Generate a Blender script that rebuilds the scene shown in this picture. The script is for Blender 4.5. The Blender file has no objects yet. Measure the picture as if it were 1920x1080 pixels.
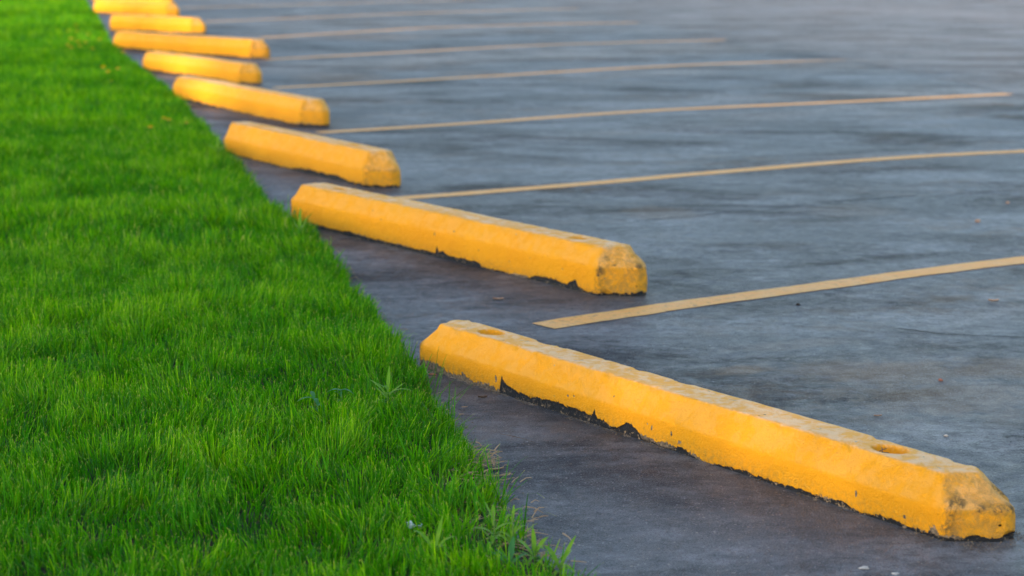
import bpy, math
import numpy as np
from mathutils import Vector, Matrix

# ------------------------------------------------------------------ camera
SC = bpy.context.scene
COL = SC.collection
CAM_H, F_PX, HOR = 1.05, 3750.0, -135.0
PITCH = math.atan((540 - HOR) / F_PX)
cam = bpy.data.cameras.new('camera')
cam.lens = F_PX / 1920 * 36
cam.sensor_width = 36
cam.clip_start = 0.05
cam.clip_end = 2000
cam.dof.use_dof = True
cam.dof.focus_distance = 4.1
cam.dof.aperture_fstop = 5.0
camo = bpy.data.objects.new('camera', cam)
COL.objects.link(camo)
camo.location = (0, 0, CAM_H)
camo.rotation_euler = (math.pi / 2 - PITCH, 0, 0)
SC.camera = camo

# ------------------------------------------------------------------ light
SUN_AZ = math.atan2(-0.66, -0.75)      # direction (in plan) from the lot towards the sun: behind, left
SUN_EL = math.radians(17)
SUN_DIR = Vector((math.cos(SUN_EL) * math.cos(SUN_AZ), math.cos(SUN_EL) * math.sin(SUN_AZ), math.sin(SUN_EL)))
world = bpy.data.worlds.new('World')
SC.world = world
world.use_nodes = True
wn = world.node_tree
wn.nodes.clear()
sky = wn.nodes.new('ShaderNodeTexSky')
sky.sky_type = 'NISHITA'
sky.sun_disc = False
sky.sun_elevation = SUN_EL
sky.sun_rotation = math.pi / 2 - SUN_AZ
bg = wn.nodes.new('ShaderNodeBackground')
bg.inputs['Strength'].default_value = 0.15
wo = wn.nodes.new('ShaderNodeOutputWorld')
wn.links.new(sky.outputs[0], bg.inputs[0])
wn.links.new(bg.outputs[0], wo.inputs[0])
sl = bpy.data.lights.new('sun', 'SUN')
sl.energy = 2.0
sl.angle = math.radians(0.53)
sl.color = (1.0, 0.80, 0.55)
slo = bpy.data.objects.new('sun', sl)
COL.objects.link(slo)
slo.rotation_euler = SUN_DIR.to_track_quat('Z', 'Y').to_euler()
slo.location = SUN_DIR * 30
SC.view_settings.view_transform = 'Standard'
SC.view_settings.look = 'None'
SC.view_settings.gamma = 1
SC.view_settings.use_curve_mapping = False
SC.view_settings.exposure = 1.5
SC.cycles.max_bounces = 6
SC.cycles.transparent_max_bounces = 8

# ------------------------------------------------------------------ measuring
def G(px, py, z=0.0):
    """Ground point seen at a point measured in the 1920x1080 photograph."""
    x = (px - 960) / F_PX
    y = (540 - py) / F_PX
    d = (x, math.cos(PITCH) + y * math.sin(PITCH), -math.sin(PITCH) + y * math.cos(PITCH))
    t = (CAM_H - z) / -d[2]
    return Vector((d[0] * t, d[1] * t, z))

# ------------------------------------------------------------------ noise
def _hash(i, j, k, seed):
    n = (i.astype(np.int64) * 374761393 + j.astype(np.int64) * 668265263 + k.astype(np.int64) * 2147483647 + seed * 1274126177) & 0xffffffff
    n = ((n ^ (n >> 13)) * 1274126177) & 0xffffffff
    n = ((n ^ (n >> 15)) * 2246822519) & 0xffffffff
    n = n ^ (n >> 16)
    return (n & 0xffffff) / float(0xffffff)

def vnoise(x, y, z=0.0, seed=0):
    x, y, z = np.broadcast_arrays(np.asarray(x, float), np.asarray(y, float), np.asarray(z, float))
    i, j, k = np.floor(x), np.floor(y), np.floor(z)
    fx, fy, fz = x - i, y - j, z - k
    fx, fy, fz = [f * f * (3 - 2 * f) for f in (fx, fy, fz)]
    r = 0
    for a in (0, 1):
        for b in (0, 1):
            for c in (0, 1):
                w = (fx if a else 1 - fx) * (fy if b else 1 - fy) * (fz if c else 1 - fz)
                r = r + w * _hash(i + a, j + b, k + c, seed)
    return r * 2 - 1

def fbm(x, y, z=0.0, seed=0, octv=4):
    r, a, s = 0, 1.0, 1.0
    for o in range(octv):
        r = r + a * vnoise(np.asarray(x) * s, np.asarray(y) * s, np.asarray(z) * s, seed + o)
        a *= 0.5
        s *= 2.03
    return r

rng = np.random.default_rng(7)

# ------------------------------------------------------------------ materials
def new_mat(name):
    m = bpy.data.materials.new(name)
    m.use_nodes = True
    nt = m.node_tree
    nt.nodes.clear()
    out = nt.nodes.new('ShaderNodeOutputMaterial')
    return m, nt, out

class NT:
    """tiny node-building helper"""
    def __init__(s, nt): s.nt = nt
    def n(s, typ, **kw):
        nd = s.nt.nodes.new(typ)
        for k, v in kw.items():
            if k in nd.inputs.keys() if isinstance(k, str) else False:
                pass
            setattr(nd, k, v)
        return nd
    def link(s, a, b): s.nt.links.new(a, b)
    def put(s, sock, v):
        if isinstance(v, (int, float)): sock.default_value = v
        elif isinstance(v, tuple): sock.default_value = v if len(v) != 3 or sock.type == 'VECTOR' else v + (1,)
        else: s.link(v, sock)
    def noise(s, vec, scale, detail=3, rough=0.55, dist=0.0, dim='3D'):
        nd = s.n('ShaderNodeTexNoise', noise_dimensions=dim)
        s.put(nd.inputs['Vector'], vec)
        nd.inputs['Scale'].default_value = scale
        nd.inputs['Detail'].default_value = detail
        nd.inputs['Roughness'].default_value = rough
        nd.inputs['Distortion'].default_value = dist
        return nd.outputs[0]
    def voro(s, vec, scale, feature='F1', out='Distance'):
        nd = s.n('ShaderNodeTexVoronoi', feature=feature)
        s.put(nd.inputs['Vector'], vec)
        nd.inputs['Scale'].default_value = scale
        return nd.outputs[out]
    def ramp(s, v, lo, hi, a=0.0, b=1.0):
        nd = s.n('ShaderNodeMapRange')
        nd.interpolation_type = 'SMOOTHSTEP'
        s.put(nd.inputs[0], v)
        for i, q in zip((1, 2, 3, 4), (lo, hi, a, b)): s.put(nd.inputs[i], q)
        return nd.outputs[0]
    def math(s, op, a, b=0.0, c=None):
        nd = s.n('ShaderNodeMath', operation=op)
        s.put(nd.inputs[0], a); s.put(nd.inputs[1], b)
        if c is not None: s.put(nd.inputs[2], c)
        return nd.outputs[0]
    def mix(s, f, a, b, mode='MIX'):
        nd = s.n('ShaderNodeMix', data_type='RGBA', blend_type=mode)
        s.put(nd.inputs[0], f); s.put(nd.inputs[6], a); s.put(nd.inputs[7], b)
        return nd.outputs[2]
    def attr(s, name, out='Fac'):
        nd = s.n('ShaderNodeAttribute'); nd.attribute_name = name
        return nd.outputs[out]
    def scalevec(s, vec, sc):
        nd = s.n('ShaderNodeMapping')
        s.put(nd.inputs[0], vec); nd.inputs['Scale'].default_value = sc
        return nd.outputs[0]
    def bump(s, h, strength, dist, normal=None):
        nd = s.n('ShaderNodeBump')
        s.put(nd.inputs['Height'], h)
        nd.inputs['Strength'].default_value = strength
        nd.inputs['Distance'].default_value = dist
        if normal is not None: s.put(nd.inputs['Normal'], normal)
        return nd.outputs[0]
    def principled(s, out, color, rough, normal=None, spec=0.5, **kw):
        b = s.n('ShaderNodeBsdfPrincipled')
        s.put(b.inputs['Base Color'], color); s.put(b.inputs['Roughness'], rough)
        s.put(b.inputs['Specular IOR Level'], spec)
        if normal is not None: s.put(b.inputs['Normal'], normal)
        for k, v in kw.items(): s.put(b.inputs[k], v)
        s.link(b.outputs[0], out.inputs['Surface'])
        return b

_st = [((1390, 693), .09, .05, .85), ((1560, 690), .13, .09, .45), ((1700, 700), .20, .13, .7), ((1770, 745), .24, .16, .55), ((1880, 690), .16, .12, .6), ((1500, 645), .2, .06, .3), ((1240, 400), .16, .2, .45), ((1600, 395), .2, .2, .3), ((640, 146), .35, .5, .6), ((900, 140), .3, .5, .4), ((700, 70), .5, .7, .4)]
STAINS = [(G(*p).x, G(*p).y, rx, ry, a) for p, rx, ry, a in _st]
def make_asphalt(name, base, base2, stain_amt, rough_lo, rough_hi, speck=1.0, old=None):
    m, nt, out = new_mat(name)
    N = NT(nt)
    P = N.n('ShaderNodeNewGeometry').outputs['Position']
    col = N.mix(N.ramp(N.noise(P, 0.8, 5, 0.65, 0.4), 0.35, 0.65), base, base2)
    if old is not None:
        col = N.mix(N.math('MULTIPLY', N.attr('age'), N.ramp(N.noise(P, 0.35, 4, 0.6, 0.5), 0.3, 0.7, 0.45, 1.0)), col, old)
    rot = N.n('ShaderNodeMapping'); N.put(rot.inputs[0], P)
    rot.inputs['Rotation'].default_value = (0, 0, math.radians(-31))
    rot.inputs['Scale'].default_value = (0.9, 1.7, 1)
    # scuffed pale patches where the sealer is worn through, broken up into small blotches
    patch = N.ramp(N.noise(rot.outputs[0], 1.3, 6, 0.70, 0.5), 0.43, 0.62)
    blot = N.noise(P, 15, 6, 0.80, 0.3)
    bl2 = N.noise(P, 46, 4, 0.75)
    worn = N.math('MULTIPLY', patch, N.ramp(blot, 0.36, 0.62, 0.22, 1.0))
    col = N.mix(N.math('MULTIPLY', worn, 0.9), col, (0.27, 0.268, 0.275))
    col = N.mix(N.ramp(N.noise(P, 1.9, 7, 0.75, 0.5), 0.50, 0.66, 0, 0.8), col, (0.018, 0.018, 0.020))
    col = N.mix(N.ramp(blot, 0.52, 0.68, 0, 0.42), col, (0.13, 0.131, 0.14))
    col = N.mix(N.ramp(blot, 0.33, 0.47, 0.45, 0), col, (0.016, 0.016, 0.018))
    col = N.mix(N.ramp(bl2, 0.54, 0.66, 0, 0.6), col, (0.18, 0.18, 0.19))
    col = N.mix(N.ramp(bl2, 0.34, 0.47, 0.8, 0), col, (0.010, 0.010, 0.012))
    # rust-brown dirt stains
    st = N.math('MULTIPLY', N.ramp(N.noise(rot.outputs[0], 0.75, 3, 0.6, 0.4), 0.47, 0.66), N.ramp(N.noise(P, 7, 5, 0.72), 0.42, 0.62))
    col = N.mix(N.math('MULTIPLY', st, stain_amt), col, (0.115, 0.074, 0.05))
    for (bx, by, rx, ry, amt) in STAINS:
        mp = N.n('ShaderNodeMapping', vector_type='TEXTURE'); N.put(mp.inputs[0], P)
        mp.inputs['Location'].default_value = (bx, by, 0); mp.inputs['Rotation'].default_value = (0, 0, .35); mp.inputs['Scale'].default_value = (rx, ry, 1000)
        ln = N.n('ShaderNodeVectorMath', operation='LENGTH'); N.link(mp.outputs[0], ln.inputs[0])
        f = N.ramp(N.math('ADD', ln.outputs['Value'], N.math('MULTIPLY', N.math('SUBTRACT', N.noise(P, 11, 6, 0.75), 0.5), 2.0)), 0.5, 1.25, min(1, amt * 1.25), 0)
        col = N.mix(f, col, (0.17, 0.095, 0.05))
    # exposed aggregate: pale and brown grains
    for sc_, lo, keep in ((95, 0.30, 0.955), (170, 0.34, 0.90)):
        v = N.n('ShaderNodeTexVoronoi'); N.put(v.inputs['Vector'], P); v.inputs['Scale'].default_value = sc_
        grain = N.ramp(v.outputs['Distance'], lo - .12, lo, 1, 0)
        sep = N.n('ShaderNodeSeparateColor'); N.link(v.outputs['Color'], sep.inputs[0])
        pick = N.ramp(sep.outputs[0], keep, keep + .01)
        gcol = N.mix(sep.outputs[1], (0.46, 0.45, 0.45), (0.42, 0.28, 0.18))
        col = N.mix(N.math('MULTIPLY', N.math('MULTIPLY', grain, pick), 0.66 * speck), col, gcol)
    g3 = N.noise(P, 260, 3, 0.7)
    col = N.mix(N.ramp(g3, 0.52, 0.62, 0, 0.55), col, (0.17, 0.168, 0.172))
    col = N.mix(N.ramp(g3, 0.38, 0.48, 0.75, 0), col, (0.009, 0.009, 0.010))
    rough = N.ramp(N.noise(P, 22, 5, 0.75), 0.3, 0.7, rough_lo, rough_hi)
    h = N.math('ADD', N.math('MULTIPLY', N.noise(P, 120, 4, 0.7), 0.5), N.math('MULTIPLY', bl2, 0.45))
    h = N.math('ADD', h, N.math('MULTIPLY', N.noise(P, 240, 2, 0.6), 0.6))
    nb = N.bump(h, 1.0, 0.010)
    sealed = N.ramp(N.noise(rot.outputs[0], 1.0, 6, 0.68, 0.7), 0.38, 0.62)
    sealed2 = N.ramp(N.noise(P, 5.5, 6, 0.75, 0.4), 0.34, 0.66, 0.80, 1.15)
    spec = N.math('MULTIPLY', N.math('ADD', 0.04, N.math('MULTIPLY', sealed, 0.80)), sealed2)
    N.principled(out, col, rough, nb, spec)
    return m

M_ASPH = make_asphalt('asphalt', (0.034, 0.0345, 0.037), (0.062, 0.062, 0.066), 1.0, 0.42, 0.60)
M_AISLE = make_asphalt('old_asphalt', (0.050, 0.049, 0.051), (0.080, 0.078, 0.080), 0.9, 0.46, 0.64, old=(0.34, 0.27, 0.24))

def make_line_mat():
    m, nt, out = new_mat('line_paint')
    N = NT(nt)
    P = N.n('ShaderNodeNewGeometry').outputs['Position']
    col = N.mix(N.ramp(N.noise(P, 9, 5, 0.65), 0.3, 0.7), (0.88, 0.385, 0.065), (0.86, 0.44, 0.13))
    wear = N.ramp(N.noise(P, 38, 6, 0.8), 0.52, 0.66)
    wear2 = N.ramp(N.noise(P, 1.2, 3, 0.6), 0.3, 0.75, 0.2, 0.9)
    col = N.mix(N.math('MULTIPLY', wear, wear2), col, (0.15, 0.11, 0.07))
    fd = N.math('ADD', N.attr('fade'), N.math('MULTIPLY', N.math('SUBTRACT', N.noise(P, 14, 6, 0.8), 0.5), 0.9))
    col = N.mix(N.ramp(fd, 0.45, 0.95, 0, 0.92), col, (0.07, 0.068, 0.07))
    col = N.mix(N.ramp(N.voro(P, 170), 0.1, 0.3, 0.35, 0), col, (0.05, 0.045, 0.04))
    h = N.math('ADD', N.noise(P, 150, 3, 0.6), N.noise(P, 32, 4, 0.6))
    N.principled(out, col, 0.6, N.bump(h, 0.5, 0.005), 0.4)
    return m
M_LINE = make_line_mat()

def make_stop_mat():
    m, nt, out = new_mat('painted_concrete')
    N = NT(nt)
    tc = N.n('ShaderNodeTexCoord')
    oi = N.n('ShaderNodeObjectInfo')
    off = N.n('ShaderNodeVectorMath', operation='ADD')
    N.link(tc.outputs['Object'], off.inputs[0])
    sc_ = N.n('ShaderNodeVectorMath', operation='SCALE')
    N.link(oi.outputs['Random'], sc_.inputs[3]); sc_.inputs[0].default_value = (13.1, 7.7, 3.3)
    N.link(sc_.outputs[0], off.inputs[1])
    P = off.outputs[0]
    up = N.attr('up')          # 1 on the flat top
    bev = N.attr('bev')        # 1 on the sloping faces
    endf = N.attr('endf')      # 1 on the end faces
    tar = N.attr('tar')        # > 0 where the paint has gone and the sealer shows
    bare = N.attr('bare')
    low = N.attr('low')        # height above the pavement
    fresh = N.attr('fresh')    # inside of the anchor recess
    yel = N.mix(N.ramp(N.noise(P, 5, 4, 0.6), 0.3, 0.7), (0.90, 0.360, 0.0015), (0.94, 0.395, 0.003))
    n1 = N.noise(P, 26, 6, 0.72, 0.4)
    n2 = N.noise(P, 90, 5, 0.7)
    # road dust and rubbed, chalky paint lying on what faces up
    dusty = N.math('MULTIPLY', up, N.ramp(N.math('ADD', n1, N.math('MULTIPLY', N.noise(P, 3.2, 3, 0.6), 0.35)), 0.56, 0.76, 0.84, 0.18))
    col = N.mix(dusty, yel, (0.96, 0.61, 0.33))
    col = N.mix(N.math('MULTIPLY', bev, N.ramp(n1, 0.42, 0.60, 0.50, 0.02)), col, (0.92, 0.43, 0.07))
    rub = N.math('MULTIPLY', endf, N.ramp(N.noise(P, 52, 7, 0.8, 0.5), 0.42, 0.60, 0.15, 0.68))
    col = N.mix(rub, col, (0.36, 0.20, 0.06))
    egrime = N.math('MULTIPLY', N.attr('edge'), N.ramp(N.noise(P, 45, 6, 0.75), 0.42, 0.58, 0.0, 0.8))
    col = N.mix(egrime, col, (0.11, 0.072, 0.03))
    col = N.mix(N.math('MULTIPLY', up, N.ramp(N.noise(N.scalevec(P, (0.5, 1, 1)), 30, 6, 0.78, 1.5), 0.60, 0.67, 0, 0.55)), col, (0.28, 0.21, 0.17))
    # small pits and stone chips
    vo = N.n('ShaderNodeTexVoronoi'); N.put(vo.inputs['Vector'], P); vo.inputs['Scale'].default_value = 55
    sp = N.n('ShaderNodeSeparateColor'); N.link(vo.outputs['Color'], sp.inputs[0])
    pit = N.math('MULTIPLY', N.ramp(vo.outputs['Distance'], 0.08, 0.20, 1, 0), N.ramp(sp.outputs[0], 0.95, 0.965))
    col = N.mix(N.math('MULTIPLY', pit, 0.85), col, N.mix(sp.outputs[1], (0.07, 0.05, 0.03), (0.5, 0.4, 0.3)))
    # thin grime towards the foot
    foot = N.math('MULTIPLY', N.ramp(low, 0.0, 0.05, 1, 0), N.ramp(n2, 0.40, 0.66, 0.0, 0.5))
    col = N.mix(foot, col, (0.34, 0.20, 0.06))
    b_ = N.ramp(N.math('ADD', bare, N.math('MULTIPLY', N.math('SUBTRACT', n2, 0.5), 0.030)), -0.0006, 0.0006)
    col = N.mix(b_, col, N.mix(N.ramp(N.noise(P, 110, 4, 0.7), 0.35, 0.65), (0.34, 0.24, 0.15), (0.10, 0.07, 0.045)))
    t_ = N.ramp(N.math('ADD', N.math('ADD', tar, N.math('MULTIPLY', N.math('SUBTRACT', n1, 0.5), 0.022)), N.math('MULTIPLY', N.math('SUBTRACT', n2, 0.5), 0.018)), -0.0005, 0.0005)
    crumb = N.ramp(N.noise(P, 95, 5, 0.75), 0.56, 0.62)
    tcol = N.mix(N.math('MULTIPLY', crumb, N.ramp(low, 0.004, 0.022, 0.95, 0)), (0.019, 0.018, 0.020), (0.40, 0.27, 0.15))
    col = N.mix(t_, col, tcol)
    col = N.mix(fresh, col, (0.86, 0.33, 0.003))
    h = N.math('ADD', N.math('MULTIPLY', N.noise(P, 60, 5, 0.65), 1.0), N.math('MULTIPLY', N.noise(P, 240, 3, 0.6), 0.35))
    h = N.math('SUBTRACT', h, N.math('MULTIPLY', pit, 0.5))
    h = N.math('SUBTRACT', h, N.math('MULTIPLY', t_, 0.35))
    nb = N.bump(h, 0.75, 0.007)
    rough = N.math('SUBTRACT', 0.72, N.math('MULTIPLY', t_, 0.15))
    N.principled(out, col, rough, nb, 0.3)
    return m
M_STOP = make_stop_mat()

def make_blade_mat():
    m, nt, out = new_mat('grass_blade')
    N = NT(nt)
    c = N.n('ShaderNodeAttribute'); c.attribute_name = 'tint'
    dif = N.n('ShaderNodeBsdfPrincipled')
    N.link(c.outputs['Color'], dif.inputs['Base Color'])
    dif.inputs['Roughness'].default_value = 0.5
    dif.inputs['Specular IOR Level'].default_value = 0.09
    tr = N.n('ShaderNodeBsdfTranslucent')
    hs = N.mix(1.0, c.outputs['Color'], (1.75, 1.45, 0.4), 'MULTIPLY')
    N.link(hs, tr.inputs[0])
    mx = N.n('ShaderNodeMixShader'); mx.inputs[0].default_value = 0.48
    N.link(dif.outputs[0], mx.inputs[1]); N.link(tr.outputs[0], mx.inputs[2])
    N.link(mx.outputs[0], out.inputs['Surface'])
    return m
M_BLADE = make_blade_mat()

def make_soil():
    m, nt, out = new_mat('lawn_soil')
    N = NT(nt)
    P = N.n('ShaderNodeNewGeometry').outputs['Position']
    c = N.mix(N.ramp(N.noise(P, 40, 5, 0.7), 0.35, 0.65), (0.030, 0.022, 0.013), (0.085, 0.06, 0.035))
    c = N.mix(N.ramp(N.noise(P, 16, 4, 0.7), 0.40, 0.60, 0, 0.9), c, (0.020, 0.060, 0.004))
    N.principled(out, c, 0.9, N.bump(N.noise(P, 90, 5, 0.7), 0.8, 0.012), 0.2)
    return m
M_SOIL = make_soil()

def flat_mat(name, color, rough=0.7, color2=None, scale=60, spec=0.3, trans=0.0):
    m, nt, out = new_mat(name)
    N = NT(nt)
    P = N.n('ShaderNodeTexCoord').outputs['Object']
    c2 = color2 or tuple(x * 0.7 for x in color)
    c = N.mix(N.ramp(N.noise(P, scale, 4, 0.65), 0.35, 0.65), color, c2)
    b = N.principled(out, c, rough, N.bump(N.noise(P, scale * 2, 3, 0.6), 0.4, 0.002), spec)
    if trans:
        tr = N.n('ShaderNodeBsdfTranslucent'); N.link(c, tr.inputs[0])
        mx = N.n('ShaderNodeMixShader'); mx.inputs[0].default_value = trans
        N.link(b.outputs[0], mx.inputs[1]); N.link(tr.outputs[0], mx.inputs[2])
        N.link(mx.outputs[0], out.inputs['Surface'])
    return m
M_STRAW = flat_mat('dry_straw', (0.55, 0.36, 0.20), 0.8, (0.36, 0.22, 0.12), 30)
M_DAND = flat_mat('dandelion_petals', (0.95, 0.62, 0.01), 0.6, (0.8, 0.45, 0.01), 80, 0.2, 0.2)
M_STEM = flat_mat('green_stem', (0.10, 0.20, 0.03), 0.6, (0.14, 0.22, 0.04), 50)
M_LEAF = flat_mat('weed_leaf', (0.15, 0.36, 0.012), 0.45, (0.26, 0.44, 0.02), 22, 0.35, 0.4)
M_LEAF2 = flat_mat('blue_green_weed_leaf', (0.05, 0.20, 0.05), 0.45, (0.09, 0.27, 0.05), 22, 0.35, 0.35)
M_PALE = flat_mat('pale_stone', (0.62, 0.55, 0.48), 0.8, (0.48, 0.40, 0.33), 120)
M_TAN = flat_mat('tan_stone', (0.50, 0.25, 0.14), 0.8, (0.6, 0.42, 0.3), 120)
M_DARK = flat_mat('dark_crumb', (0.03, 0.022, 0.018), 0.8, (0.05, 0.03, 0.02), 100)
M_RED = flat_mat('reddish_chip', (0.42, 0.12, 0.07), 0.8, (0.5, 0.2, 0.12), 100)
M_PAPER = flat_mat('white_paper', (0.72, 0.72, 0.72), 0.8, (0.6, 0.6, 0.62), 60)
M_TWIG = flat_mat('brown_twig', (0.12, 0.07, 0.045), 0.85, (0.2, 0.13, 0.08), 90)
M_GRIT = flat_mat('grit', (0.34, 0.26, 0.18), 0.85, (0.10, 0.07, 0.05), 60)
M_BARK = flat_mat('tree_bark', (0.12, 0.09, 0.065), 0.9, (0.07, 0.05, 0.04), 9)
M_TREE = flat_mat('tree_leaf', (0.06, 0.11, 0.02), 0.6, (0.09, 0.14, 0.025), 3, 0.3, 0.3)

# ------------------------------------------------------------------ object helpers
def mesh_obj(name, V, F, mat, parent=None, smooth=False, attrs=None):
    me = bpy.data.meshes.new(name)
    V = np.asarray(V, dtype=np.float32)
    if isinstance(F, np.ndarray):
        k = F.shape[1]
        me.vertices.add(len(V)); me.vertices.foreach_set('co', V.ravel())
        me.loops.add(F.size); me.loops.foreach_set('vertex_index', F.astype(np.int32).ravel())
        me.polygons.add(len(F)); me.polygons.foreach_set('loop_start', np.arange(0, F.size, k, dtype=np.int32))
        me.update(calc_edges=True)
    else:
        me.from_pydata([tuple(v) for v in V.tolist()], [], F)
        me.update()
    if smooth:
        me.polygons.foreach_set('use_smooth', np.ones(len(me.polygons), dtype=bool))
    for an, av in (attrs or {}).items():
        if av.ndim == 1:
            a = me.attributes.new(an, 'FLOAT', 'POINT'); a.data.foreach_set('value', av.astype(np.float32))
        else:
            a = me.attributes.new(an, 'FLOAT_COLOR', 'POINT')
            c4 = np.ones((len(av), 4), np.float32); c4[:, :3] = av
            a.data.foreach_set('color', c4.ravel())
    if mat: me.materials.append(mat)
    o = bpy.data.objects.new(name, me)
    COL.objects.link(o)
    if parent: o.parent = parent
    return o

def tag(o, label=None, cat=None, group=None, kind=None):
    if label: o['label'] = label
    if cat: o['category'] = cat
    if group: o['group'] = group
    if kind: o['kind'] = kind
    return o

def empty(name, loc, rz=0.0):
    o = bpy.data.objects.new(name, None)
    COL.objects.link(o)
    o.empty_display_size = 0.05
    o.location = loc
    o.rotation_euler = (0, 0, rz)
    return o

# ------------------------------------------------------------------ the ground
def grid_sheet(name, xs, ys, z, mat):
    X, Y = np.meshgrid(xs, ys)
    V = np.stack([X.ravel(), Y.ravel(), np.full(X.size, z)], 1)
    nx, ny = len(xs), len(ys)
    i = np.arange(nx - 1)[None, :] + nx * np.arange(ny - 1)[:, None]
    F = np.stack([i, i + 1, i + nx + 1, i + nx], -1).reshape(-1, 4)
    return mesh_obj(name, V, F, mat)

tag(grid_sheet('ground', np.linspace(-600, 600, 9), np.linspace(-600, 600, 9), -0.05, M_SOIL), kind='structure')
lot = grid_sheet('parking_lot', np.linspace(-60, 60, 25), np.linspace(-20, 160, 37), 0.0, M_ASPH)
tag(lot, kind='structure')

# lawn edge, measured along the foot of the grass
EDGE_PX = [(1085, 1120), (1035, 1075), (985, 1025), (950, 985), (925, 940), (903, 895), (880, 862), (850, 810), (825, 775), (790, 712),
           (768, 672), (735, 628), (706, 590), (672, 548), (650, 510), (628, 480), (592, 442), (552, 412), (515, 385), (486, 350), (462, 318),
           (428, 288), (398, 248), (362, 208), (325, 172), (292, 146), (262, 122), (236, 104), (214, 78), (204, 56), (196, 38), (180, 20), (170, 0)]
EDGE_PX = [(x_ - 11 if y_ < 690 else (x_ + 12 if y_ > 970 else x_), y_) for x_, y_ in EDGE_PX]
EP = [G(*p) for p in EDGE_PX]
first = [Vector((3.2, -3.0, 0)), Vector((1.6, 0.0, 0)), Vector((0.72, 1.7, 0)), Vector((0.26, 2.75, 0))]
last = [EP[-1] + Vector((-1.3, 4.5, 0)), EP[-1] + Vector((-4, 14, 0)), EP[-1] + Vector((-16, 60, 0)), EP[-1] + Vector((-30, 130, 0))]
EP = first + EP + last
EY = np.array([p.y for p in EP]); EX = np.array([p.x for p in EP])
def edge_x(y):
    return np.interp(y, EY, EX) + 0.012 * fbm(np.asarray(y) * 6, 3.3, seed=5, octv=4)
def lawn_z(x, y):
    d = np.clip(edge_x(y) - x, 0, None)
    return 0.003 + 0.022 * (1 - np.exp(-d / 0.12)) + 0.012 * fbm(x * 1.7, y * 1.7, seed=21, octv=3) * (1 - np.exp(-d / 0.3))

yy = np.concatenate([np.linspace(-3, 2.9, 30), np.linspace(3, 14, 560), np.linspace(14.05, 40, 420), np.linspace(41, 150, 60)])
dd = np.concatenate([[0, .006, .015, .03, .05, .08, .12, .17, .23, .3], np.linspace(.4, 4, 34), [5, 7, 10, 15, 22, 32, 45]])
YY, DD = np.meshgrid(yy, dd, indexing='ij')
XX = edge_x(YY) - DD
ZZ = lawn_z(XX, YY)
ZZ[:, 0] = -0.004
nY, nD = YY.shape
ii = np.arange(nD - 1)[None, :] + nD * np.arange(nY - 1)[:, None]
LF = np.stack([ii, ii + nD, ii + nD + 1, ii + 1], -1).reshape(-1, 4)[:, ::-1]
tag(mesh_obj('lawn', np.stack([XX.ravel(), YY.ravel(), ZZ.ravel()], 1), LF[:, ::-1].copy(), M_SOIL, smooth=True), kind='structure')

# driving aisle: an older, paler sheet of asphalt beyond the ends of the bays
SEAM = [(-14, 80), (-6, 45)] 
seam_pts = [Vector((-9.0, 70, 0))] + [G(*p) for p in [(985, -10), (1075, 14), (1159, 34), (1289, 62), (1433, 87), (1626, 120), (1843, 166), (1990, 198)]] + [Vector((5.2, 10.2, 0)), Vector((9.0, -6.0, 0))]
sy = np.array([p.y for p in seam_pts]); sx = np.array([p.x for p in seam_pts])
o_ = np.argsort(sy); sy, sx = sy[o_], sx[o_]
ys = np.concatenate([np.linspace(-6, 9, 20), np.linspace(9.1, 40, 300), np.linspace(41, 150, 20)])
xe = np.interp(ys, sy, sx) + 0.03 * fbm(ys * 4, 1.0, seed=9, octv=4)
V = []; F = []; age = []
for k, (y_, x_) in enumerate(zip(ys, xe)):
    V += [(x_, y_, 0.002), (x_ + 1.2, y_, 0.002), (x_ + 4.5, y_, 0.002), (60, y_, 0.002)]
    age += [0.12, 0.4, 1.0, 1.0]
    if k:
        for j in range(3): F.append((4 * k - 4 + j, 4 * k - 3 + j, 4 * k + 1 + j, 4 * k + j))
tag(mesh_obj('driving_aisle', V, F, M_AISLE, attrs={'age': np.array(age)}), kind='structure')

# ------------------------------------------------------------------ painted bay lines (flat paint on the lot)
LINES = [
    ([(1018, 612), (1190, 583), (1300, 568), (1564, 535), (1722, 510), (1920, 487), (2150, 462)], .100),
    ([(740, 373), (1000, 354), (1241, 332), (1385, 320), (1530, 308), (1626, 298.5), (1920, 283), (2150, 275)], .10),
    ([(596, 249), (800, 237), (1000, 223), (1168, 210), (1337, 202), (1578, 191.6), (1920, 175)], .10),
    ([(515, 165), (760, 152), (1000, 138), (1168, 128), (1337, 119.5), (1530, 114), (1660, 111)], .10),
    ([(495, 112), (760, 98), (1000, 85), (1260, 77), (1370, 75), (1520, 72)], .10),
    ([(488, 71), (800, 52), (1000, 46), (1200, 42.5), (1330, 40)], .105),
    ([(385, 41), (800, 24), (1000, 18), (1100, 16), (1220, 14)], .105),
    ([(340, 15), (600, 8), (800, 2), (960, -3)], .105),
    ([(330, -2), (800, -17)], .105),
    ([(320, -16), (700, -27)], .105),
]
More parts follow.
